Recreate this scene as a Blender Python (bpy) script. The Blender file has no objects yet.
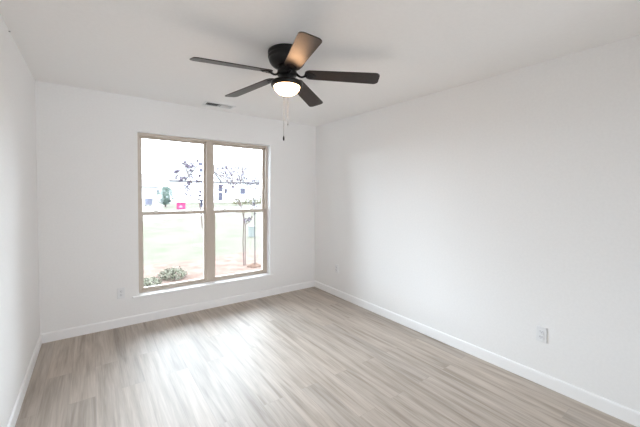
import bpy, math, random
from mathutils import Vector, Matrix

S = bpy.context.scene
COL = S.collection
R = random.Random(7)

# ------------------------------------------------------------------ camera
cam_d = bpy.data.cameras.new('camera')
cam = bpy.data.objects.new('camera', cam_d)
COL.objects.link(cam)
yaw, pitch, roll = 0.6328, -0.0331, 0.0101
fw = Vector((math.sin(yaw) * math.cos(pitch), math.cos(yaw) * math.cos(pitch), math.sin(pitch)))
rt = Vector((math.cos(yaw), -math.sin(yaw), 0))
up = rt.cross(fw)
rt, up = math.cos(roll) * rt + math.sin(roll) * up, -math.sin(roll) * rt + math.cos(roll) * up
M4 = Matrix((rt, up, -fw)).transposed().to_4x4()
M4.translation = Vector((-2.7424, -3.8609, 1.4452))
cam.matrix_world = M4
cam_d.sensor_width = 36.0
cam_d.lens = 310.8746 / 640 * 36
cam_d.shift_y = -10.9488 / 640
cam_d.clip_start = 0.02
S.camera = cam

# ------------------------------------------------------------------ world, exposure
S.view_settings.view_transform = 'Standard'
S.view_settings.look = 'None'
S.view_settings.gamma = 1.0
S.view_settings.use_curve_mapping = False
S.view_settings.exposure = 1.40
wd = bpy.data.worlds.new('overcast_sky')
S.world = wd
wd.use_nodes = True
bg = wd.node_tree.nodes['Background']
bg.inputs['Color'].default_value = (0.83, 0.94, 1.06, 1)
bg.inputs['Strength'].default_value = 7.2
S.cycles.max_bounces = 16
S.cycles.diffuse_bounces = 12
S.cycles.transparent_max_bounces = 16

# daylight is sampled through the window opening (portal: adds no light of its own)
pl = bpy.data.lights.new('window_portal', 'AREA')
pl.shape = 'RECTANGLE'
pl.size, pl.size_y = 1.6, 1.8
pl.cycles.is_portal = True
po = bpy.data.objects.new('window_portal', pl)
po.location = (-1.5525, 0.24, 1.19)
po.rotation_euler = (math.radians(-90), 0, 0)
COL.objects.link(po)

# added fill lamp in an unseen hall behind the viewer, brightens the window wall
hl = bpy.data.lights.new('hall_fill', 'AREA')
hl.shape = 'RECTANGLE'
hl.size, hl.size_y = 1.9, 1.9
hl.energy = 29
hl.color = (.87, .95, 1.04)
ho = bpy.data.objects.new('hall_fill', hl)
ho.location = (-1.60, -8.4, 1.25)
ho.rotation_euler = (math.radians(90), 0, 0)
COL.objects.link(ho)

W, H, L = 3.1504, 2.44, 4.05


# ------------------------------------------------------------------ materials
def mat(name, col=(.8, .8, .8), rough=.5, spec=.5, metal=0.0):
    m = bpy.data.materials.new(name)
    m.use_nodes = True
    b = m.node_tree.nodes['Principled BSDF']
    b.inputs['Base Color'].default_value = (*col, 1)
    b.inputs['Roughness'].default_value = rough
    b.inputs['Specular IOR Level'].default_value = spec
    b.inputs['Metallic'].default_value = metal
    return m


def nd(m, typ, **kw):
    n = m.node_tree.nodes.new(typ)
    for k, v in kw.items():
        setattr(n, k, v)
    return n


def lk(m, a, b):
    m.node_tree.links.new(a, b)


def bsdf(m):
    return m.node_tree.nodes['Principled BSDF']


def noisy(name, c1, c2, scale, rough=.6, spec=.4, stretch=(1, 1, 1), bump=0.0, detail=6, lo=.35, hi=.65):
    m = mat(name, c1, rough, spec)
    tc = nd(m, 'ShaderNodeTexCoord')
    mp = nd(m, 'ShaderNodeMapping')
    mp.inputs['Scale'].default_value = stretch
    lk(m, tc.outputs['Object'], mp.inputs['Vector'])
    n = nd(m, 'ShaderNodeTexNoise')
    n.inputs['Scale'].default_value = scale
    n.inputs['Detail'].default_value = detail
    lk(m, mp.outputs['Vector'], n.inputs['Vector'])
    r = nd(m, 'ShaderNodeValToRGB')
    r.color_ramp.elements[0].position = lo
    r.color_ramp.elements[1].position = hi
    r.color_ramp.elements[0].color = (*c1, 1)
    r.color_ramp.elements[1].color = (*c2, 1)
    lk(m, n.outputs['Fac'], r.inputs['Fac'])
    lk(m, r.outputs['Color'], bsdf(m).inputs['Base Color'])
    if bump:
        bp = nd(m, 'ShaderNodeBump')
        bp.inputs['Strength'].default_value = bump
        bp.inputs['Distance'].default_value = .01
        lk(m, n.outputs['Fac'], bp.inputs['Height'])
        lk(m, bp.outputs['Normal'], bsdf(m).inputs['Normal'])
    return m


def floor_material():
    m = mat('vinyl_plank', (.5, .4, .32), .36, .8)
    tc = nd(m, 'ShaderNodeTexCoord')
    mp = nd(m, 'ShaderNodeMapping')
    mp.inputs['Rotation'].default_value = (0, 0, math.radians(90))
    lk(m, tc.outputs['Object'], mp.inputs['Vector'])
    br = nd(m, 'ShaderNodeTexBrick', offset=.37, offset_frequency=2)
    br.inputs['Color1'].default_value = (0, 0, 0, 1)
    br.inputs['Color2'].default_value = (1, 1, 1, 1)
    br.inputs['Mortar'].default_value = (.5, .5, .5, 1)
    br.inputs['Scale'].default_value = 1.0
    br.inputs['Mortar Size'].default_value = .0011
    br.inputs['Mortar Smooth'].default_value = .2
    br.inputs['Brick Width'].default_value = 1.22
    br.inputs['Row Height'].default_value = .152
    lk(m, mp.outputs['Vector'], br.inputs['Vector'])
    # grain: noise stretched along the plank, shifted from plank to plank
    sx = nd(m, 'ShaderNodeSeparateXYZ')
    lk(m, tc.outputs['Object'], sx.inputs[0])
    off = nd(m, 'ShaderNodeMath', operation='MULTIPLY')
    off.inputs[1].default_value = 37.0
    lk(m, br.outputs['Color'], off.inputs[0])
    cb = nd(m, 'ShaderNodeCombineXYZ')
    lk(m, sx.outputs['X'], cb.inputs['X'])
    lk(m, sx.outputs['Y'], cb.inputs['Y'])
    lk(m, off.outputs[0], cb.inputs['Z'])

    def grain(scale, stretch, detail, dist):
        g = nd(m, 'ShaderNodeMapping')
        g.inputs['Scale'].default_value = stretch
        lk(m, cb.outputs[0], g.inputs['Vector'])
        n = nd(m, 'ShaderNodeTexNoise')
        n.inputs['Scale'].default_value = scale
        n.inputs['Detail'].default_value = detail
        n.inputs['Distortion'].default_value = dist
        lk(m, g.outputs['Vector'], n.inputs['Vector'])
        return n.outputs['Fac']
    g1 = grain(6.0, (3.4, .26, 1), 6, .5)       # broad cathedral streaks
    g2 = grain(34.0, (3.2, .12, 1), 5, .2)      # fine grain
    r1 = nd(m, 'ShaderNodeValToRGB')
    e = r1.color_ramp.elements
    e[0].position, e[1].position = .30, .72
    e[0].color = (*FC[0], 1)
    e[1].color = (*FC[2], 1)
    k = e.new(.50)
    k.color = (*FC[1], 1)
    lk(m, g1, r1.inputs['Fac'])
    mx = nd(m, 'ShaderNodeMix', data_type='RGBA', blend_type='MULTIPLY')
    mx.inputs['Factor'].default_value = .45
    r2 = nd(m, 'ShaderNodeValToRGB')
    r2.color_ramp.elements[0].position, r2.color_ramp.elements[1].position = .32, .68
    r2.color_ramp.elements[0].color = (.66, .64, .62, 1)
    r2.color_ramp.elements[1].color = (1.12, 1.12, 1.12, 1)
    lk(m, g2, r2.inputs['Fac'])
    lk(m, r1.outputs['Color'], mx.inputs['A'])
    lk(m, r2.outputs['Color'], mx.inputs['B'])
    # plank to plank tone
    r3 = nd(m, 'ShaderNodeValToRGB')
    r3.color_ramp.elements[0].color = (.91, .915, .925, 1)
    r3.color_ramp.elements[1].color = (1.04, 1.03, 1.02, 1)
    lk(m, br.outputs['Color'], r3.inputs['Fac'])
    m2 = nd(m, 'ShaderNodeMix', data_type='RGBA', blend_type='MULTIPLY')
    m2.inputs['Factor'].default_value = 1
    lk(m, mx.outputs['Result'], m2.inputs['A'])
    lk(m, r3.outputs['Color'], m2.inputs['B'])
    m3 = nd(m, 'ShaderNodeMix', data_type='RGBA', blend_type='MIX')
    m3.inputs['B'].default_value = (FC[0][0] * .6, FC[0][1] * .6, FC[0][2] * .6, 1)
    sc_ = nd(m, 'ShaderNodeMath', operation='MULTIPLY')
    sc_.inputs[1].default_value = .28
    lk(m, br.outputs['Fac'], sc_.inputs[0])
    lk(m, sc_.outputs[0], m3.inputs['Factor'])
    lk(m, m2.outputs['Result'], m3.inputs['A'])
    lk(m, m3.outputs['Result'], bsdf(m).inputs['Base Color'])
    rr = nd(m, 'ShaderNodeMapRange')
    rr.inputs['To Min'].default_value, rr.inputs['To Max'].default_value = .57, .49
    lk(m, g2, rr.inputs['Value'])
    lk(m, rr.outputs[0], bsdf(m).inputs['Roughness'])
    bp = nd(m, 'ShaderNodeBump')
    bp.inputs['Strength'].default_value = .12
    bp.inputs['Distance'].default_value = .002
    lk(m, g2, bp.inputs['Height'])
    lk(m, bp.outputs['Normal'], bsdf(m).inputs['Normal'])
    return m


FC = [(.335, .282, .23), (.475, .413, .353), (.57, .508, .447)]

M = {}
M['wall'] = noisy('wall_paint', (.86, .86, .858), (.88, .88, .878), 60, .75, .2, bump=.02)
M['ceiling'] = noisy('ceiling_paint', (.895, .885, .875), (.91, .90, .89), 45, .85, .15, bump=.03)
M['trim'] = mat('trim_gloss_white', (.92, .925, .93), .35, .5)
M['floor'] = floor_material()
M['frame'] = mat('window_clay_vinyl', (.58, .51, .44), .4, .45)
M['lock'] = mat('sash_lock_cream', (.90, .87, .82), .4, .4)
M['black'] = mat('fan_matte_black', (.010, .009, .009), .36, .28)
M['blade'] = noisy('fan_blade_dark_wood', (.022, .015, .012), (.040, .028, .023), 30, .34, .32, (1, 12, 12), .03)
M['chain'] = mat('chain_metal', (.20, .19, .18), .5, .3)
M['plate'] = mat('outlet_white', (.82, .83, .84), .3, .5)
M['recept'] = mat('receptacle_white', (.80, .81, .83), .3, .5)
M['slot'] = mat('slot_dark', (.03, .03, .03), .6, .3)
M['screw'] = mat('screw_painted', (.6, .6, .6), .3, .5, .5)
M['vent'] = mat('register_white', (.80, .80, .80), .4, .4)
M['duct'] = mat('duct_dark', (.05, .05, .055), .7, .2)
M['nail'] = mat('nail_steel', (.08, .075, .07), .45, .5, .7)


def emissive_glass():
    m = mat('opal_glass_lit', (.9, .85, .78), .25, .5)
    b = bsdf(m)
    b.inputs['Emission Color'].default_value = (1.0, .57, .30, 1)
    b.inputs['Emission Strength'].default_value = 13.0
    return m


M['opal'] = emissive_glass()


def glass_pane():
    m = bpy.data.materials.new('window_glass')
    m.use_nodes = True
    nt = m.node_tree
    nt.nodes.remove(nt.nodes['Principled BSDF'])
    t = nd(m, 'ShaderNodeBsdfTransparent')
    t.inputs['Color'].default_value = (.97, .98, .975, 1)
    g = nd(m, 'ShaderNodeBsdfGlossy')
    g.inputs['Roughness'].default_value = .02
    f = nd(m, 'ShaderNodeFresnel')
    f.inputs['IOR'].default_value = 1.35
    x = nd(m, 'ShaderNodeMixShader')
    lk(m, f.outputs[0], x.inputs[0])
    lk(m, t.outputs[0], x.inputs[1])
    lk(m, g.outputs[0], x.inputs[2])
    lk(m, x.outputs[0], nt.nodes['Material Output'].inputs['Surface'])
    return m


M['glass'] = glass_pane()
# outdoors
M['lawn'] = noisy('lawn_grass', (.064, .057, .046), (.047, .052, .032), 1.3, .95, .03, bump=.3, detail=10, lo=.42, hi=.72)
M['straw'] = noisy('pine_straw', (.096, .069, .057), (.066, .043, .034), 5, .95, .03, bump=.5, detail=10)
M['street'] = noisy('pale_concrete', (.15, .148, .145), (.18, .178, .17), 2, .9, .1)
M['bark'] = noisy('smooth_tan_bark', (.056, .038, .034), (.040, .027, .025), 18, .8, .05, (1, 1, .3))
M['stake'] = noisy('weathered_stake', (.026, .022, .022), (.020, .017, .018), 20, .8, .05, (1, 1, .2))
M['leaf_purple'] = noisy('purple_grey_leaf', (.042, .034, .052), (.056, .042, .052), 6, .7, .05)
M['leaf_box'] = noisy('boxwood_leaf', (.040, .040, .022), (.110, .106, .080), 14, .6, .08)
M['leaf_ever'] = noisy('blue_green_needles', (.034, .050, .040), (.064, .080, .068), 3, .7, .05)
M['leaf_hedge'] = noisy('yellow_green_leaf', (.078, .075, .040), (.074, .062, .046), 2, .7, .05)
M['siding'] = noisy('white_siding', (.62, .62, .63), (.66, .66, .66), 1, .7, .2, (.1, .1, 40))
M['roof'] = noisy('grey_shingles', (.10, .096, .096), (.12, .116, .112), 4, .9, .05, (1, 1, 3))
M['fascia'] = mat('grey_fascia', (.055, .050, .050), .6, .1)
M['pane_far'] = mat('far_window_glass', (.036, .034, .048), .3, .1)
M['bin'] = noisy('blue_grey_plastic', (.044, .045, .068), (.048, .050, .074), 3, .6, .05)
M['pink'] = noisy('pink_plastic', (.125, .018, .050), (.135, .021, .056), 3, .6, .03)
M['pale_mark'] = mat('pale_panel', (.16, .10, .12), .5, .1)
M['ped'] = noisy('grey_green_plastic', (.092, .097, .090), (.097, .102, .094), 3, .7, .05)
M['post'] = mat('dark_post', (.026, .025, .036), .6, .05)
M['mound'] = noisy('bark_mulch', (.045, .027, .020), (.075, .048, .036), 25, .95, .03, bump=.6)


# ------------------------------------------------------------------ mesh helpers
class MB:
    def __init__(self):
        self.v, self.f, self.s = [], [], []

    def add(self, vs, fs, smooth=False):
        o = len(self.v)
        self.v += [tuple(x) for x in vs]
        self.f += [tuple(i + o for i in q) for q in fs]
        self.s += [smooth] * len(fs)
        return self

    def box(self, x0, x1, y0, y1, z0, z1, mtx=None):
        vs = [Vector(p) for p in ((x0, y0, z0), (x1, y0, z0), (x1, y1, z0), (x0, y1, z0),
                                  (x0, y0, z1), (x1, y0, z1), (x1, y1, z1), (x0, y1, z1))]
        if mtx:
            vs = [mtx @ p for p in vs]
        return self.add(vs, ((0, 3, 2, 1), (4, 5, 6, 7), (0, 1, 5, 4), (1, 2, 6, 5), (2, 3, 7, 6), (3, 0, 4, 7)))

    def lathe(self, prof, n=40, c=(0, 0, 0), axis='Z', smooth=True):
        vs, fs = [], []
        for (r, z) in prof:
            for i in range(n):
                a = 2 * math.pi * i / n
                p = (r * math.cos(a), r * math.sin(a), z)
                if axis == 'Y':
                    p = (p[0], p[2], -p[1])
                elif axis == 'X':
                    p = (p[2], p[0], p[1])
                vs.append((p[0] + c[0], p[1] + c[1], p[2] + c[2]))
        for k in range(len(prof) - 1):
            for i in range(n):
                j = (i + 1) % n
                fs.append((k * n + i, k * n + j, (k + 1) * n + j, (k + 1) * n + i))
        fs.append(tuple(range(n))[::-1])
        fs.append(tuple((len(prof) - 1) * n + i for i in range(n)))
        return self.add(vs, fs, smooth)

    def tube(self, pts, rad, n=8):
        pts = [Vector(p) for p in pts]
        if not isinstance(rad, (list, tuple)):
            rad = [rad] * len(pts)
        vs, fs = [], []
        ref = Vector((0, 0, 1))
        for k, p in enumerate(pts):
            t = (pts[min(k + 1, len(pts) - 1)] - pts[max(k - 1, 0)]).normalized()
            a = t.cross(ref if abs(t.z) < .95 else Vector((1, 0, 0))).normalized()
            b = t.cross(a)
            for i in range(n):
                w = 2 * math.pi * i / n
                vs.append(p + rad[k] * (math.cos(w) * a + math.sin(w) * b))
        for k in range(len(pts) - 1):
            for i in range(n):
                j = (i + 1) % n
                fs.append((k * n + i, k * n + j, (k + 1) * n + j, (k + 1) * n + i))
        fs.append(tuple(range(n)))
        fs.append(tuple((len(pts) - 1) * n + i for i in range(n))[::-1])
        return self.add(vs, fs, True)

    def prism(self, outline, z0, z1, mtx=None):
        n = len(outline)
        vs = [Vector((x, y, z0)) for x, y in outline] + [Vector((x, y, z1)) for x, y in outline]
        if mtx:
            vs = [mtx @ p for p in vs]
        fs = [tuple(range(n))[::-1], tuple(range(n, 2 * n))]
        fs += [(i, (i + 1) % n, n + (i + 1) % n, n + i) for i in range(n)]
        return self.add(vs, fs)

    def leaf(self, p, size, n):
        """a small folded leaf at p"""
        n = n.normalized()
        a = n.cross(Vector((R.uniform(-1, 1), R.uniform(-1, 1), R.uniform(-1, 1)))).normalized()
        b = n.cross(a)
        l, w = size, size * .5
        vs = [p - a * l, p + b * w - n * w * .3, p + a * l, p - b * w - n * w * .3]
        return self.add(vs, ((0, 1, 2), (0, 2, 3)))

    def build(self, name, m, parent=None, bevel=0.0, loc=None):
        me = bpy.data.meshes.new(name)
        off = Vector(loc) if loc else Vector((0, 0, 0))
        me.from_pydata([Vector(p) - off for p in self.v], [], self.f)
        for i, p in enumerate(me.polygons):
            p.use_smooth = self.s[i]
        me.materials.append(m)
        me.update()
        o = bpy.data.objects.new(name, me)
        COL.objects.link(o)
        if loc:
            o.location = loc
        if parent:
            o.parent = parent
        if bevel:
            b = o.modifiers.new('bevel', 'BEVEL')
            b.width = bevel
            b.segments = 2
            b.limit_method = 'ANGLE'
        return o


def tag(o, label=None, cat=None, group=None, kind=None):
    for k, v in (('label', label), ('category', cat), ('group', group), ('kind', kind)):
        if v:
            o[k] = v
    return o


def empty(name, loc, rz=0.0):
    o = bpy.data.objects.new(name, None)
    o.empty_display_size = .1
    o.location = loc
    o.rotation_euler = (0, 0, rz)
    COL.objects.link(o)
    return o


def struct(name, mb, m, label=None, bevel=0.0, loc=None):
    o = mb.build(name, m, None, bevel, loc)
    return tag(o, label, None, None, 'structure')


# ------------------------------------------------------------------ room shell
OX0, OX1, OZ0, OZ1 = -2.343, -0.762, 0.286, 2.080     # window opening
WT = 0.20                                             # thickness of the window wall
struct('floor', MB().box(-W - .2, .2, -8.8, WT, -.12, 0), M['floor'], 'pale tan and grey vinyl plank floor')
struct('ceiling', MB().box(-W - .2, .2, -8.8, WT, H, H + .12), M['ceiling'], 'smooth off-white ceiling')
wb = MB()
wb.box(-W, OX0, 0, WT, 0, H).box(OX1, 0, 0, WT, 0, H)
wb.box(OX0, OX1, 0, WT, 0, OZ0).box(OX0, OX1, 0, WT, OZ1, H)
struct('wall_back', wb, M['wall'], 'white wall with the window')
struct('wall_left', MB().box(-W - .2, -W, -8.6, WT, 0, H), M['wall'], 'white wall along the left side')
struct('wall_right', MB().box(0, .2, -8.6, WT, 0, H), M['wall'], 'long white wall along the right side')
fb = MB().box(-W, -2.45, -L - .13, -L, 0, H).box(-.70, 0, -L - .13, -L, 0, H).box(-2.45, -.70, -L - .13, -L, 2.36, H)  # opening added so the hall fill lamp reaches the window wall
struct('wall_front', fb, M['wall'], 'white wall behind the viewer with a wide opening added for fill light')
struct('wall_added_hall', MB().box(-W - .2, .2, -8.8, -8.6, 0, H), M['wall'], 'white far wall of the unseen hall added for the fill lamp')  # closes the added hall that holds the fill lamp


def base_profile(x_axis, a0, a1, face, sgn):
    """baseboard 90 mm tall with an eased top edge; runs from a0 to a1"""
    prof = [(0, 0), (.0125, 0), (.0125, .080), (.0095, .0885), (.006, .092), (0, .092)]
    vs, fs = [], []
    for a in (a0, a1):
        for (d, z) in prof:
            vs.append((a, face + sgn * d, z) if x_axis else (face + sgn * d, a, z))
    n = len(prof)
    fs = [(i, (i + 1) % n, n + (i + 1) % n, n + i) for i in range(n)] + [tuple(range(n)), tuple(range(n, 2 * n))[::-1]]
    return MB().add(vs, fs)


struct('baseboard_back', base_profile(True, -W + .0125, -.0125, 0, -1), M['trim'], 'white baseboard under the window')
struct('baseboard_left', base_profile(False, -L, 0, -W, 1), M['trim'], 'white baseboard along the left wall')
struct('baseboard_right', base_profile(False, -L, 0, 0, -1), M['trim'], 'white baseboard along the right wall')

# window stool (sill board) with short horns
st = MB()
st.prism([(OX0 - .062, 0), (OX0 - .062, -.022), (OX0 - .054, -.030), (OX1 + .034, -.030), (OX1 + .042, -.022), (OX1 + .042, 0),
          (OX1, 0), (OX1, .10), (OX0, .10), (OX0, 0)], OZ0, OZ0 + .018)
struct('trim_1', st, M['trim'], 'white window sill board with short ends past the opening', .003)

# ------------------------------------------------------------------ window: two single-hung units side by side
win = tag(empty('window_1', (-1.5525, .09, OZ0 + .018)), 'pair of clay-coloured single-hung windows', None, None, 'structure')


def wbuild(mb, name, m, parent, bevel=.0015):
    o = mb.build(name, m, parent, bevel)
    o.matrix_parent_inverse = Matrix.Identity(4)
    return o


def rel(mb):
    o = win.location
    mb.v = [(x - o.x, y - o.y, z - o.z) for x, y, z in mb.v]
    return mb


ZB, ZT = OZ0 + .018, OZ1
XM = (OX0 + OX1) / 2
fr = MB()
fr.box(OX0, OX0 + .028, .09, .175, ZB, ZT).box(OX1 - .028, OX1, .09, .175, ZB, ZT)
fr.box(OX0 + .028, OX1 - .028, .09, .175, ZT - .028, ZT)
fr.box(OX0 + .028, OX1 - .028, .09, .185, ZB, ZB + .020)
wbuild(rel(fr), 'frame', M['frame'], win)
mu = MB()
mu.box(XM - .040, XM + .040, .092, .175, ZB + .020, ZT - .028)
mu.box(XM - .012, XM + .012, .086, .092, ZB + .020, ZT - .028)
wbuild(rel(mu), 'mullion', M['frame'], win)
ZM = 1.205                                             # top of the meeting rail
for (a, b) in ((OX0 + .028, XM - .040), (XM + .040, OX1 - .028)):
    us = MB()                                          # upper sash, outer track
    y0, y1, s = .140, .165, .026
    us.box(a, a + s, y0, y1, ZM - .040, ZT - .028).box(b - s, b, y0, y1, ZM - .040, ZT - .028)
    us.box(a + s, b - s, y0, y1, ZT - .028 - .024, ZT - .028).box(a + s, b - s, y0, y1, ZM - .040, ZM - .004)
    u = wbuild(rel(us), 'upper_sash', M['frame'], win)
    o = wbuild(rel(MB().box(a + s - .004, b - s + .004, .150, .154, ZM - .008, ZT - .048)), 'pane', M['glass'], u, 0)
    ls = MB()                                          # lower sash, inner track
    y0, y1, s = .102, .132, .030
    ls.box(a, a + s, y0, y1, ZB + .020, ZM).box(b - s, b, y0, y1, ZB + .020, ZM)
    ls.box(a + s, b - s, y0, y1, ZB + .020, ZB + .046).box(a + s, b - s, y0, y1, ZM - .040, ZM)
    ls.box(a + s, b - s, y0 - .006, y0, ZM - .012, ZM - .002)       # finger lip
    l = wbuild(rel(ls), 'lower_sash', M['frame'], win)
    wbuild(rel(MB().box(a + s - .004, b - s + .004, .115, .119, ZB + .042, ZM - .036)), 'pane', M['glass'], l, 0)
    for t in (.22, .75):
        x = a + (b - a) * t
        k = MB().box(x - .034, x + .034, .095, .126, ZM, ZM + .006)
        k.prism([(x - .030, .0), (x - .018, -.014), (x + .018, -.014), (x + .030, .0)], -.101, -.094,
                Matrix.Translation((0, 0, ZM)) @ Matrix.Rotation(math.radians(90), 4, 'X'))
        k.lathe([(.012, 0), (.012, .010), (.008, .013)], 16, (x, .113, ZM + .006))
        k.prism([(-.006, -.004), (.034, -.002), (.036, .006), (-.006, .008)], ZM + .010, ZM + .017,
                Matrix.Translation((x, .113, 0)) @ Matrix.Rotation(math.radians(200), 4, 'Z'))
        wbuild(rel(k), 'sash_lock', M['lock'], l, .001)

# ------------------------------------------------------------------ ceiling fan
FX, FY = -1.612, -1.906
fan = tag(empty('ceiling_fan', (FX, FY, H)), 'black flush-mount ceiling fan with five dark blades and a lit glass bowl', 'ceiling fan')


def fz(z):
    return z - H


hs = MB().lathe([(.0, 0), (.128, 0), (.135, -.006), (.1355, -.020), (.131, -.026), (.131, -.031), (.1345, -.036), (.1335, -.048),
                 (.128, -.053), (.128, -.058), (.129, -.062), (.124, -.076), (.115, -.089), (.102, -.101), (.080, -.108), (.0, -.109)], 64)
hs.build('motor_housing', M['black'], fan)
nk = MB().lathe([(.0, -.108), (.066, -.108), (.068, -.122), (.062, -.128), (.062, -.134), (.069, -.139), (.070, -.164), (.064, -.170),
                 (.050, -.174), (.047, -.186), (.050, -.196), (.050, -.204), (.0, -.204)], 48)
hub = nk.build('hub', M['black'], fan)
ft = MB().lathe([(.0, -.202), (.052, -.202), (.060, -.205), (.084, -.207), (.102, -.211), (.111, -.216), (.113, -.224), (.112, -.240), (.106, -.245), (.0, -.245)], 64)
ft.build('light_fitter', M['black'], fan)
bowl = [(.0, -.2440), (.0910, -.2440)]
for i in range(1, 15):
    a = math.pi / 2 * i / 14
    bowl.append((max(.0910 * math.cos(a), .0008), -.2440 - .063 * math.sin(a)))
MB().lathe(bowl, 64).build('glass_bowl', M['opal'], fan)


def blade_outline(r0, r1, w0, w1):
    pts = []
    k0, k1 = w0 * .36, .034
    n = 7
    # going counter-clockwise from the inner lower corner
    for i in range(n + 1):
        a = math.pi + (math.pi / 2) * i / n
        pts.append((r0 + k0 + k0 * math.cos(a), -w0 / 2 + k0 + k0 * math.sin(a)))
    for i in range(n + 1):
        a = -math.pi / 2 + (math.pi / 2) * i / n
        pts.append((r1 - k1 + k1 * math.cos(a), -w1 / 2 + k1 + k1 * math.sin(a)))
    for i in range(n + 1):
        a = (math.pi / 2) * i / n
        pts.append((r1 - k1 + k1 * math.cos(a), w1 / 2 - k1 + k1 * math.sin(a)))
    for i in range(n + 1):
        a = math.pi / 2 + (math.pi / 2) * i / n
        pts.append((r0 + k0 + k0 * math.cos(a), w0 / 2 - k0 + k0 * math.sin(a)))
    return pts


PH = -37.0
ZH = 2.278 - H                                        # blade height at the root
proto = None
sag = [math.radians(a) for a in (-1.0, .5, .4, 1.0, -.6)]      # the blades hang a little unevenly
for k in range(5):
    ang = math.radians(PH + 72 * k)
    if proto is None:
        # blade: root to tip falls slightly, counter-clockwise edge lower
        mt = Matrix.Translation((.13, 0, ZH)) @ Matrix.Rotation(math.radians(3.9), 4, 'Y') @ Matrix.Rotation(math.radians(-12), 4, 'X') @ Matrix.Translation((-.13, 0, 0))
        bl = MB().prism(blade_outline(.125, .652, .108, .134), -.003, .003, mt)
        blade = bl.build('blade', M['blade'], fan, .0015)
        ir = MB()
        # cast arm: from the hub it dips and swings up to the blade
        pts = []
        for i in range(11):
            t = i / 10
            r = .060 + .085 * t
            z = (-.152) * (1 - t) + (ZH - .008) * t - .018 * math.sin(math.pi * min(1, t * 1.15)) * (1 if t < .87 else .2)
            pts.append((r, .0, z))
        ir.tube(pts, [.010 - .003 * math.sin(math.pi * i / 10) for i in range(11)], 10)
        plate = [(.122, -.012), (.140, -.030), (.170, -.034), (.186, -.020), (.200, -.010), (.206, 0), (.200, .010), (.186, .020), (.170, .034), (.140, .030), (.122, .012)]
        ir.prism(plate, -.0085, -.0032, mt)
        for (px, py) in ((.150, -.018), (.150, .018), (.190, 0)):
            c = mt @ Vector((px, py, -.0100))
            ir.lathe([(.0, -.0015), (.005, -.0015), (.0055, .0005), (.0, .002)], 12, c)
        iron = ir.build('blade_iron', M['black'], fan)
        proto = (blade, iron)
        blade.rotation_euler = iron.rotation_euler = (0, sag[k], ang)
    else:
        for src in proto:
            c = src.copy()
            COL.objects.link(c)
            c.parent = fan
            c.rotation_euler = (0, sag[k], ang)
# two pull chains behind the bowl, the longer with a dark fob
for (dx, dy, zb, fob) in ((.036, .105, 1.858, True), (.068, .100, 1.955, False)):
    n = int((2.21 - zb) / .012)
    ch = MB()
    ch.tube([(dx, dy, fz(2.212)), (dx, dy, fz(zb))], .0011, 6)
    for i in range(n):
        ch.lathe([(.0003, -.0024), (.0017, -.001), (.0017, .001), (.0003, .0024)], 6, (dx, dy, fz(zb + .006 + i * .012)))
    c = ch.build('pull_chain', M['chain'], fan)
    f = MB()
    if fob:
        f.lathe([(.0005, .010), (.0035, .006), (.006, -.004), (.0065, -.018), (.005, -.026), (.0005, -.029)], 16, (dx, dy, fz(zb)))
        f.build('chain_fob', M['black'], c)
    else:
        f.lathe([(.0005, .004), (.003, .002), (.003, -.006), (.0005, -.008)], 12, (dx, dy, fz(zb)))
        f.build('chain_end', M['chain'], c)

# ------------------------------------------------------------------ ceiling register
vx, vy = -1.545, -.238
vent = tag(empty('ceiling_vent', (vx, vy, H)), 'small white louvred air vent in the ceiling near the window wall', 'vent')
vw, vh = .172, .082
vf = MB()
vf.box(-vw, vw, -vh, -vh + .026, -.006, 0).box(-vw, vw, vh - .026, vh, -.006, 0)
vf.box(-vw, -vw + .026, -vh + .026, vh - .026, -.006, 0).box(vw - .026, vw, -vh + .026, vh - .026, -.006, 0)
vf.box(-.006, .006, -vh + .026, vh - .026, -.006, -.001)
vf.build('vent_frame', M['vent'], vent, .0015)
MB().box(-vw + .027, vw - .027, -vh + .027, vh - .027, -.0015, -.0005).build('vent_throat', M['duct'], vent)
for side in (-1, 1):
    for i in range(6):
        x = side * (.022 + i * .0225)
        mt = Matrix.Translation((x, 0, -.0075)) @ Matrix.Rotation(math.radians(48 * side), 4, 'Y')
        MB().box(-.0075, .0075, -vh + .027, vh - .027, -.0006, .0006, mt).build('louvre', M['vent'], vent)


# ------------------------------------------------------------------ outlets
def outlet(loc, rz, label):
    """duplex outlet; local -y faces the room"""
    r = tag(empty('wall_outlet', loc, rz), label, 'outlet', 'wall outlets near the floor')
    p = MB().box(-.0355, .0355, -.0062, 0, -.058, .058)
    p.build('wall_plate', M['plate'], r, .003)
    for dz in (-.0195, .0195):
        out = []
        for i in range(24):
            a = 2 * math.pi * i / 24
            out.append((.0172 * math.cos(a), max(-.0132, min(.0132, .0172 * math.sin(a))) + dz))
        o = MB()
        n = len(out)
        vs = [(x, -.0090, z) for x, z in out] + [(x, -.0050, z) for x, z in out]
        o.add(vs, [tuple(range(n)), tuple(range(n, 2 * n))[::-1]] + [(i, n + i, n + (i + 1) % n, (i + 1) % n) for i in range(n)])
        rc = o.build('receptacle', M['recept'], r)
        s = MB()
        s.box(-.0078, -.0055, -.0093, -.0086, dz - .0015, dz + .0075).box(.0052, .0074, -.0093, -.0086, dz - .0005, dz + .0065)
        s.lathe([(.0, 0), (.0026, 0), (.0026, .0007), (.0, .0007)], 12, (0, -.0093, dz - .0075), 'Y')
        s.build('slots', M['slot'], rc)
    MB().lathe([(.0, -.0074), (.0024, -.0072), (.003, -.0060), (.0, -.0058)], 12, (0, 0, 0), 'Y').build('screw', M['screw'], r)
    return r


outlet((-2.507, 0, .360), 0, 'white duplex outlet on the window wall, left of the sill')
outlet((0, -.534, .384), math.radians(-90), 'white duplex outlet on the right wall close to the far corner')
outlet((0, -2.985, .385), math.radians(-90), 'white duplex outlet on the right wall in the near foreground')

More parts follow.
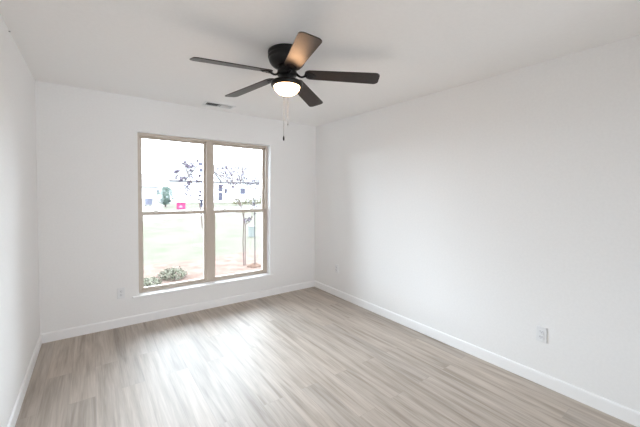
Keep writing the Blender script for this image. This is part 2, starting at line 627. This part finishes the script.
nail = MB().lathe([(.0, 0), (.0015, 0), (.0015, .006), (.0042, .0062), (.0042, .0078), (.0, .0082)], 12, (-W, -1.1225, 2.4265), 'X')
tag(nail.build('nail', M['nail'], None, 0, (-W, -1.1225, 2.4265)), 'tiny dark nail head high on the left wall just under the ceiling', 'nail')

# ------------------------------------------------------------------ outdoors
G = -.30


def ground(name, pts, z, m, label):
    n = len(pts)
    vs = [(x, y, z) for x, y in pts] + [(x, y, z - .3) for x, y in pts]
    fs = [tuple(range(n)), tuple(range(n, 2 * n))[::-1]] + [(i, n + i, n + (i + 1) % n, (i + 1) % n) for i in range(n)]
    return struct(name, MB().add(vs, fs), m, label)


ground('lawn', [(-30, .2), (60, .2), (160, 160), (-40, 160)], G, M['lawn'], 'pale winter lawn outside the window')
ground('street', [(-14, 8.0), (28, 33.5), (31, 43.5), (-14, 15.5)], G + .012, M['street'], 'pale street beyond the lawn')
edge = [(-6, .2), (8, .2), (8, 5.0)]
for i in range(28):
    x = 7.5 - i * .5
    edge.append((x, 4.35 + .22 * math.sin(x * 1.7) + R.uniform(-.12, .12)))
ground('mulch_bed', edge, G + .02, M['straw'], 'reddish pine straw bed along the house')


# young multi-stem tree in the bed
TX, TY = .11, 3.0
t = tag(empty('ornamental_tree', (TX, TY, G)), 'slender bare-stemmed young tree in the straw bed outside the right pane', 'tree')
lv = MB()


def twigs(mb, p, n, size, ldens):
    for _ in range(n):
        d = Vector((R.uniform(-1, 1), R.uniform(-.8, .8), R.uniform(-.2, 1))).normalized()
        m_ = p + d * size * .5 + Vector((R.gauss(0, .03), R.gauss(0, .03), .02))
        e = p + d * size
        mb.tube([p, m_, e], [.006, .005, .003], 5)
        for q in (m_, e):
            for _ in range(ldens):
                lv.leaf(q + Vector((R.gauss(0, .035), R.gauss(0, .035), R.gauss(0, .03))), R.uniform(.022, .036),
                        Vector((R.gauss(0, 1), R.gauss(0, 1), R.gauss(0, 1) + .4)))


stems = (
    ([(.10, -.33), (.08, .27), (.10, .97), (.0, 1.13), (-.07, 1.23), (-.14, 1.52), (-.19, 1.80), (-.28, 1.95)], .013, 0.00),
    ([(.15, -.33), (.15, .66), (.03, 1.18), (-.04, 1.36), (.04, 1.69), (.09, 1.88), (.07, 2.08)], .013, .04),
    ([(.39, -.33), (.38, .96), (.36, 1.20), (.34, 1.39), (.43, 1.58), (.53, 1.77)], .012, .02),
)
branches = (
    (0, [(-.14, 1.52), (-.28, 1.68), (-.44, 1.78), (-.55, 1.87)], .008, .0),
    (1, [(.15, .66), (.27, .72), (.34, .80), (.40, 1.13)], .010, .06),
    (2, [(.34, 1.39), (.20, 1.57), (.12, 1.69)], .008, .02),
    (0, [(-.07, 1.23), (-.22, 1.42), (-.36, 1.50)], .007, .0),
    (2, [(.36, 1.20), (.50, 1.42), (.60, 1.50)], .007, .02),
)
sb = []
for pts, rd, dy in stems:
    mb = MB()
    P3 = [Vector((x - TX, dy + .02 * math.sin(3 * k), z - G)) for k, (x, z) in enumerate(pts)]
    mb.tube(P3, [rd * (1 - .45 * k / (len(pts) - 1)) for k in range(len(pts))], 8)
    for p in P3[-3:]:
        twigs(mb, p, 4, .17, 3)
    sb.append(mb)
for k, pts, rd, dy in branches:
    P3 = [Vector((x - TX, dy + .03 * i, z - G)) for i, (x, z) in enumerate(pts)]
    sb[k].tube(P3, [max(.008, rd * (1 - .3 * i / (len(pts) - 1))) for i in range(len(pts))], 6)
    for p in P3[1:]:
        twigs(sb[k], p, 3, .16, 3)
for k, mb in enumerate(sb):
    mb.build('stem', M['stake'] if k == 2 else M['bark'], t)
lv.build('foliage', M['leaf_purple'], t)

# mulch mound at the foot of the tree
md = MB()
prof = [(.0, .055), (.04, .053), (.08, .046), (.12, .032), (.15, .014), (.17, .0)]
md.lathe(prof[::-1], 24, (.27, 2.80, G + .02))
md.v = [(x + R.uniform(-.008, .008), y + R.uniform(-.008, .008), z + R.uniform(-.008, .008)) for x, y, z in md.v]
tag(md.build('mulch_mound', M['mound'], None, 0, (.27, 2.80, G + .02)), 'low brown mulch mound at the foot of the young tree', 'mound')


def shrub(loc, rx, ry, h, n, label, group):
    t = tag(empty('boxwood_shrub', loc), label, 'shrub', group)
    st_, lf = MB(), MB()
    for i in range(14):
        a = R.uniform(0, 6.28)
        q = R.uniform(.2, .8)
        st_.tube([(0, 0, -.02), (rx * q * .5 * math.cos(a), ry * q * .5 * math.sin(a), h * .4), (rx * q * math.cos(a), ry * q * math.sin(a), h * R.uniform(.6, .9))], [.008, .006, .003], 5)
    st_.build('stems', M['stake'], t)
    for i in range(n):
        th, u = R.uniform(0, 6.28), R.uniform(-.25, 1)
        rr = R.uniform(.70, 1.05) * (1 + .12 * math.sin(3 * th))
        s = math.sqrt(max(0, 1 - u * u))
        p = Vector((rx * rr * s * math.cos(th), ry * rr * s * math.sin(th), max(.02, h * (.28 + .72 * u * rr))))
        lf.leaf(p, R.uniform(.014, .024), Vector((p.x, p.y, p.z + .1)) + Vector((R.gauss(0, .15), R.gauss(0, .15), R.gauss(0, .15))))
    lf.build('foliage', M['leaf_box'], t)


shrub((-1.93, 2.42, G + .02), .20, .18, .16, 800, 'low boxwood shrub by the bottom left corner of the window glass', None)
shrub((-1.47, 2.74, G + .02), .25, .22, .21, 1100, 'taller boxwood shrub outside the left pane, right of the low one', None)

# utility pedestal on the lawn
p = tag(empty('utility_pedestal', (2.2, 7.3, G)), 'small grey-green utility box standing on the lawn behind the young tree', 'utility box')
MB().box(-.105, .105, -.09, .09, 0, .36).build('cabinet', M['ped'], p, .012)
MB().box(-.115, .115, -.10, .10, .36, .42).build('cap', M['ped'], p, .02)

# young tree by the street, left pane
t = tag(empty('street_tree', (1.45, 11.2, G)), 'thin young tree with sparse purple leaves outside the left pane by the street', 'tree')
mb, lv = MB(), MB()
OX, OZ = 1.45, G


def limb(pts, r0, r1, n):
    P3 = [Vector((x - OX, .05 * math.sin(5 * x), z - OZ)) for x, z in pts]
    mb.tube(P3, [r0 + (r1 - r0) * i / (len(P3) - 1) for i in range(len(P3))], 6)
    for p in P3[1:] if n else ():
        for _ in range(n):
            d = Vector((R.uniform(-1, 1), R.uniform(-1, 1), R.uniform(-.4, 1))).normalized()
            e = p + d * R.uniform(.12, .30)
            mb.tube([p, (p + e) / 2 + Vector((0, 0, .02)), e], [.010, .008, .005], 5)
            for _ in range(9):
                lv.leaf(e + Vector((R.gauss(0, .035), R.gauss(0, .035), R.gauss(0, .035))), R.uniform(.05, .075),
                        Vector((R.gauss(0, 1), R.gauss(0, 1), R.gauss(0, 1) + .4)))


limb([(1.45, -.35), (1.38, .5), (1.28, 1.0), (1.10, 1.5)], .028, .018, 0)
limb([(1.10, 1.5), (.92, 1.9), (.78, 2.25), (.66, 2.65)], .024, .014, 4)
limb([(1.10, 1.5), (1.30, 1.85), (1.42, 2.05)], .020, .012, 3)
limb([(.78, 2.25), (.95, 2.5), (1.05, 2.75)], .016, .010, 3)
limb([(1.10, 1.5), (.80, 1.55), (.55, 1.42)], .016, .010, 3)
limb([(.92, 1.9), (.62, 2.0), (.36, 2.15)], .018, .012, 4)
limb([(1.28, 1.0), (.98, 1.35), (.75, 1.62)], .018, .012, 3)
limb([(1.28, 1.0), (1.42, 1.30), (1.52, 1.62)], .018, .012, 3)
mb.build('trunk', M['bark'], t)
lv.build('foliage', M['leaf_purple'], t)

# evergreen across the street
t = tag(empty('evergreen_tree', (3.6, 32.8, G)), 'bushy blue-green evergreen across the street outside the left pane', 'tree')
MB().tube([(0, 0, -.1), (0, 0, .9), (.02, 0, 1.8)], [.09, .07, .03], 8).build('trunk', M['bark'], t)
lv = MB()
for i in range(1700):
    z = R.uniform(.30, 2.15)
    w = (.30 + .66 * min(1, max(0, z - .25) / .75)) * math.sqrt(max(.02, 1 - max(0, (z - 1.35) / .84) ** 2))
    a = R.uniform(0, 6.28)
    rr = w * R.uniform(.30, 1.12) * (1 + .16 * math.sin(5 * a + z * 7))
    lv.leaf(Vector((rr * math.cos(a), rr * math.sin(a), z)), R.uniform(.06, .12), Vector((math.cos(a), math.sin(a), .4)) + Vector((R.gauss(0, .3), R.gauss(0, .3), R.gauss(0, .3))))
lv.build('foliage', M['leaf_ever'], t)

# hedge by the house, right pane
t = tag(empty('hedge', (12.4, 31.4, G)), 'low yellow-green hedge in front of the far house outside the right pane', 'hedge')
lv = MB()
for c in range(5):
    cx = -1.5 + c * .75
    MB().tube([(cx, 0, -.05), (cx + .05, 0, .6)], [.03, .015], 6).build('stem', M['stake'], t)
    for i in range(330):
        th, u = R.uniform(0, 6.28), R.uniform(-.4, 1)
        s = math.sqrt(1 - u * u)
        k = R.uniform(.7, 1.05)
        lv.leaf(Vector((cx + .55 * k * s * math.cos(th), .5 * k * s * math.sin(th), .45 + (.55 + .1 * (c % 2)) * u * k)), R.uniform(.05, .09),
                Vector((math.cos(th), math.sin(th), u + .2)))
lv.build('foliage', M['leaf_hedge'], t)

# wheelie bin
b = tag(empty('trash_bin', (2.42, 35.9, G + .10), .25), 'blue-grey wheeled trash bin far across the street, left of the evergreen', 'trash bin')
o = MB()
o.add([(-.25, -.24, .05), (.25, -.24, .05), (.25, .24, .05), (-.25, .24, .05), (-.31, -.32, .74), (.31, -.32, .74), (.31, .32, .74), (-.31, .32, .74)],
      ((0, 3, 2, 1), (4, 5, 6, 7), (0, 1, 5, 4), (1, 2, 6, 5), (2, 3, 7, 6), (3, 0, 4, 7)))
o.build('body', M['bin'], b, .03)
MB().box(-.33, .33, -.35, .35, .74, .80).build('lid', M['bin'], b, .02)
for x in (-.22, .22):
    MB().lathe([(.0, -.04), (.10, -.04), (.10, .04), (.0, .04)], 20, (x, .25, .0), 'X').build('wheel', M['post'], b)

# pink box
b = tag(empty('pink_box', (3.98, 27.3, G + .02), -.35), 'bright pink box on the far side of the street, right of the evergreen', 'box')
MB().box(-.36, .36, -.26, .26, 0, .64).build('body', M['pink'], b, .015)
MB().box(-.38, .38, -.28, .28, .60, .67).build('rim', M['pink'], b, .015)
q = MB()
q.prism([(-.17, .16), (.17, .16), (.10, .34), (.0, .40), (-.10, .34)], .262, .272, Matrix.Rotation(math.radians(90), 4, 'X'))
q.build('pale_patch', M['pale_mark'], b)

b = MB().tube([(6.9, 31.2, G - .1), (6.9, 31.2, .32)], .13, 10)
b.box(6.74, 7.06, 31.05, 31.35, .32, .56)
tag(b.build('short_post', M['post'], None, 0, (6.9, 31.2, G)), 'short dark post far across the street beside the window mullion', 'post')


# far houses
def gable_roof(mb, x0, x1, y0, y1, ze, zr, th=.16):
    """ridge along x"""
    ym = (y0 + y1) / 2
    for (ya, yb) in ((y0, ym), (y1, ym)):
        vs = [(x0, ya, ze), (x1, ya, ze), (x1, yb, zr), (x0, yb, zr)]
        vs += [(x, y, z + th) for x, y, z in vs]
        mb.add(vs, ((0, 3, 2, 1), (4, 5, 6, 7), (0, 1, 5, 4), (1, 2, 6, 5), (2, 3, 7, 6), (3, 0, 4, 7)))
    return mb


def end_gables(mb, x0, x1, y0, y1, ze, zr):
    ym = (y0 + y1) / 2
    for x in (x0, x1):
        mb.add([(x, y0, ze), (x, y1, ze), (x, ym, zr)], ((0, 1, 2),))
    return mb


h = tag(empty('house', (13.0, 48, G)), 'white house with a wide grey roof behind the mullion across the street', 'house')
D = h.location.copy()
h.location.z += .26


def hp(mb, name, m, parent=None, bevel=0):
    mb.v = [(x - D.x, y - D.y, z - D.z) for x, y, z in mb.v]
    return mb.build(name, m, parent or h, bevel)


wl = MB().box(6.0, 20.0, 44.4, 52, G - .4, 2.6)
end_gables(wl, 6.0, 20.0, 44.4, 52, 2.6, 5.3)
hp(wl, 'walls', M['siding'])
rf = hp(gable_roof(MB(), 5.97, 20.03, 44.0, 52.4, 2.55, 5.5), 'roof', M['roof'])
hp(MB().box(5.97, 20.03, 43.9, 44.05, 2.48, 2.68), 'gutter', M['fascia'])
# front facing gable with two upper windows
gw = MB()
gw.add([(8.2, 43.9, 2.6), (13.2, 43.9, 2.6), (10.7, 43.9, 5.9), (8.2, 48, 2.6), (13.2, 48, 2.6), (10.7, 48, 5.9)],
       ((0, 1, 2), (3, 5, 4), (0, 3, 4, 1), (0, 2, 5, 3), (1, 4, 5, 2)))
hp(gw, 'dormer', M['siding'])
gr = MB()
for s in (-1, 1):
    vs = [(10.7, 43.86, 6.0), (10.7, 48.4, 6.0), (10.7 + s * 2.85, 48.4, 2.45), (10.7 + s * 2.85, 43.86, 2.45)]
    vs += [(x, y, z + .17) for x, y, z in vs]
    gr.add(vs, ((0, 1, 2, 3), (7, 6, 5, 4), (0, 4, 5, 1), (1, 5, 6, 2), (2, 6, 7, 3), (3, 7, 4, 0)))
hp(gr, 'dormer_roof', M['roof'])
for (x, z, w, hh) in ((10.25, 4.95, .7, .45), (10.5, 4.0, .9, .55), (14.2, .85, .45, .8), (17.0, .75, .9, 1.0)):
    y = 43.87 if z > 2.6 else 44.37
    f = hp(MB().box(x - w / 2 - .08, x + w / 2 + .08, y - .03, y + .05, z - .08, z + hh + .08), 'window', M['siding'])
    hp(MB().box(x - w / 2, x + w / 2, y - .05, y - .02, z, z + hh), 'pane', M['pane_far'], f)
f = hp(MB().box(13.05, 13.70, 44.30, 44.42, G + .1, 1.0), 'front_door', M['pane_far'])
hp(MB().box(13.05, 13.70, 44.30, 44.42, 1.12, 2.2), 'door_transom', M['pane_far'])

h = tag(empty('house', (6.0, 70, G)), 'pale low house with a shallow gable far behind the evergreen', 'house')
D = h.location
wl = MB().box(.5, 11.5, 68.5, 76, G, 2.2)
end_gables(wl, .5, 11.5, 68.5, 76, 2.2, 4.9)
hp(wl, 'walls', M['siding'])
hp(gable_roof(MB(), .47, 11.53, 68.0, 76.5, 2.15, 5.0), 'roof', M['roof'])
hp(MB().box(.47, 11.53, 67.85, 68.05, 2.08, 2.24), 'gutter', M['fascia'])
for x in (3.2, 8.6):
    f = hp(MB().box(x - .6, x + .6, 68.42, 68.55, .5, 1.7), 'window', M['siding'])
    hp(MB().box(x - .5, x + .5, 68.38, 68.44, .6, 1.6), 'pane', M['pane_far'], f)
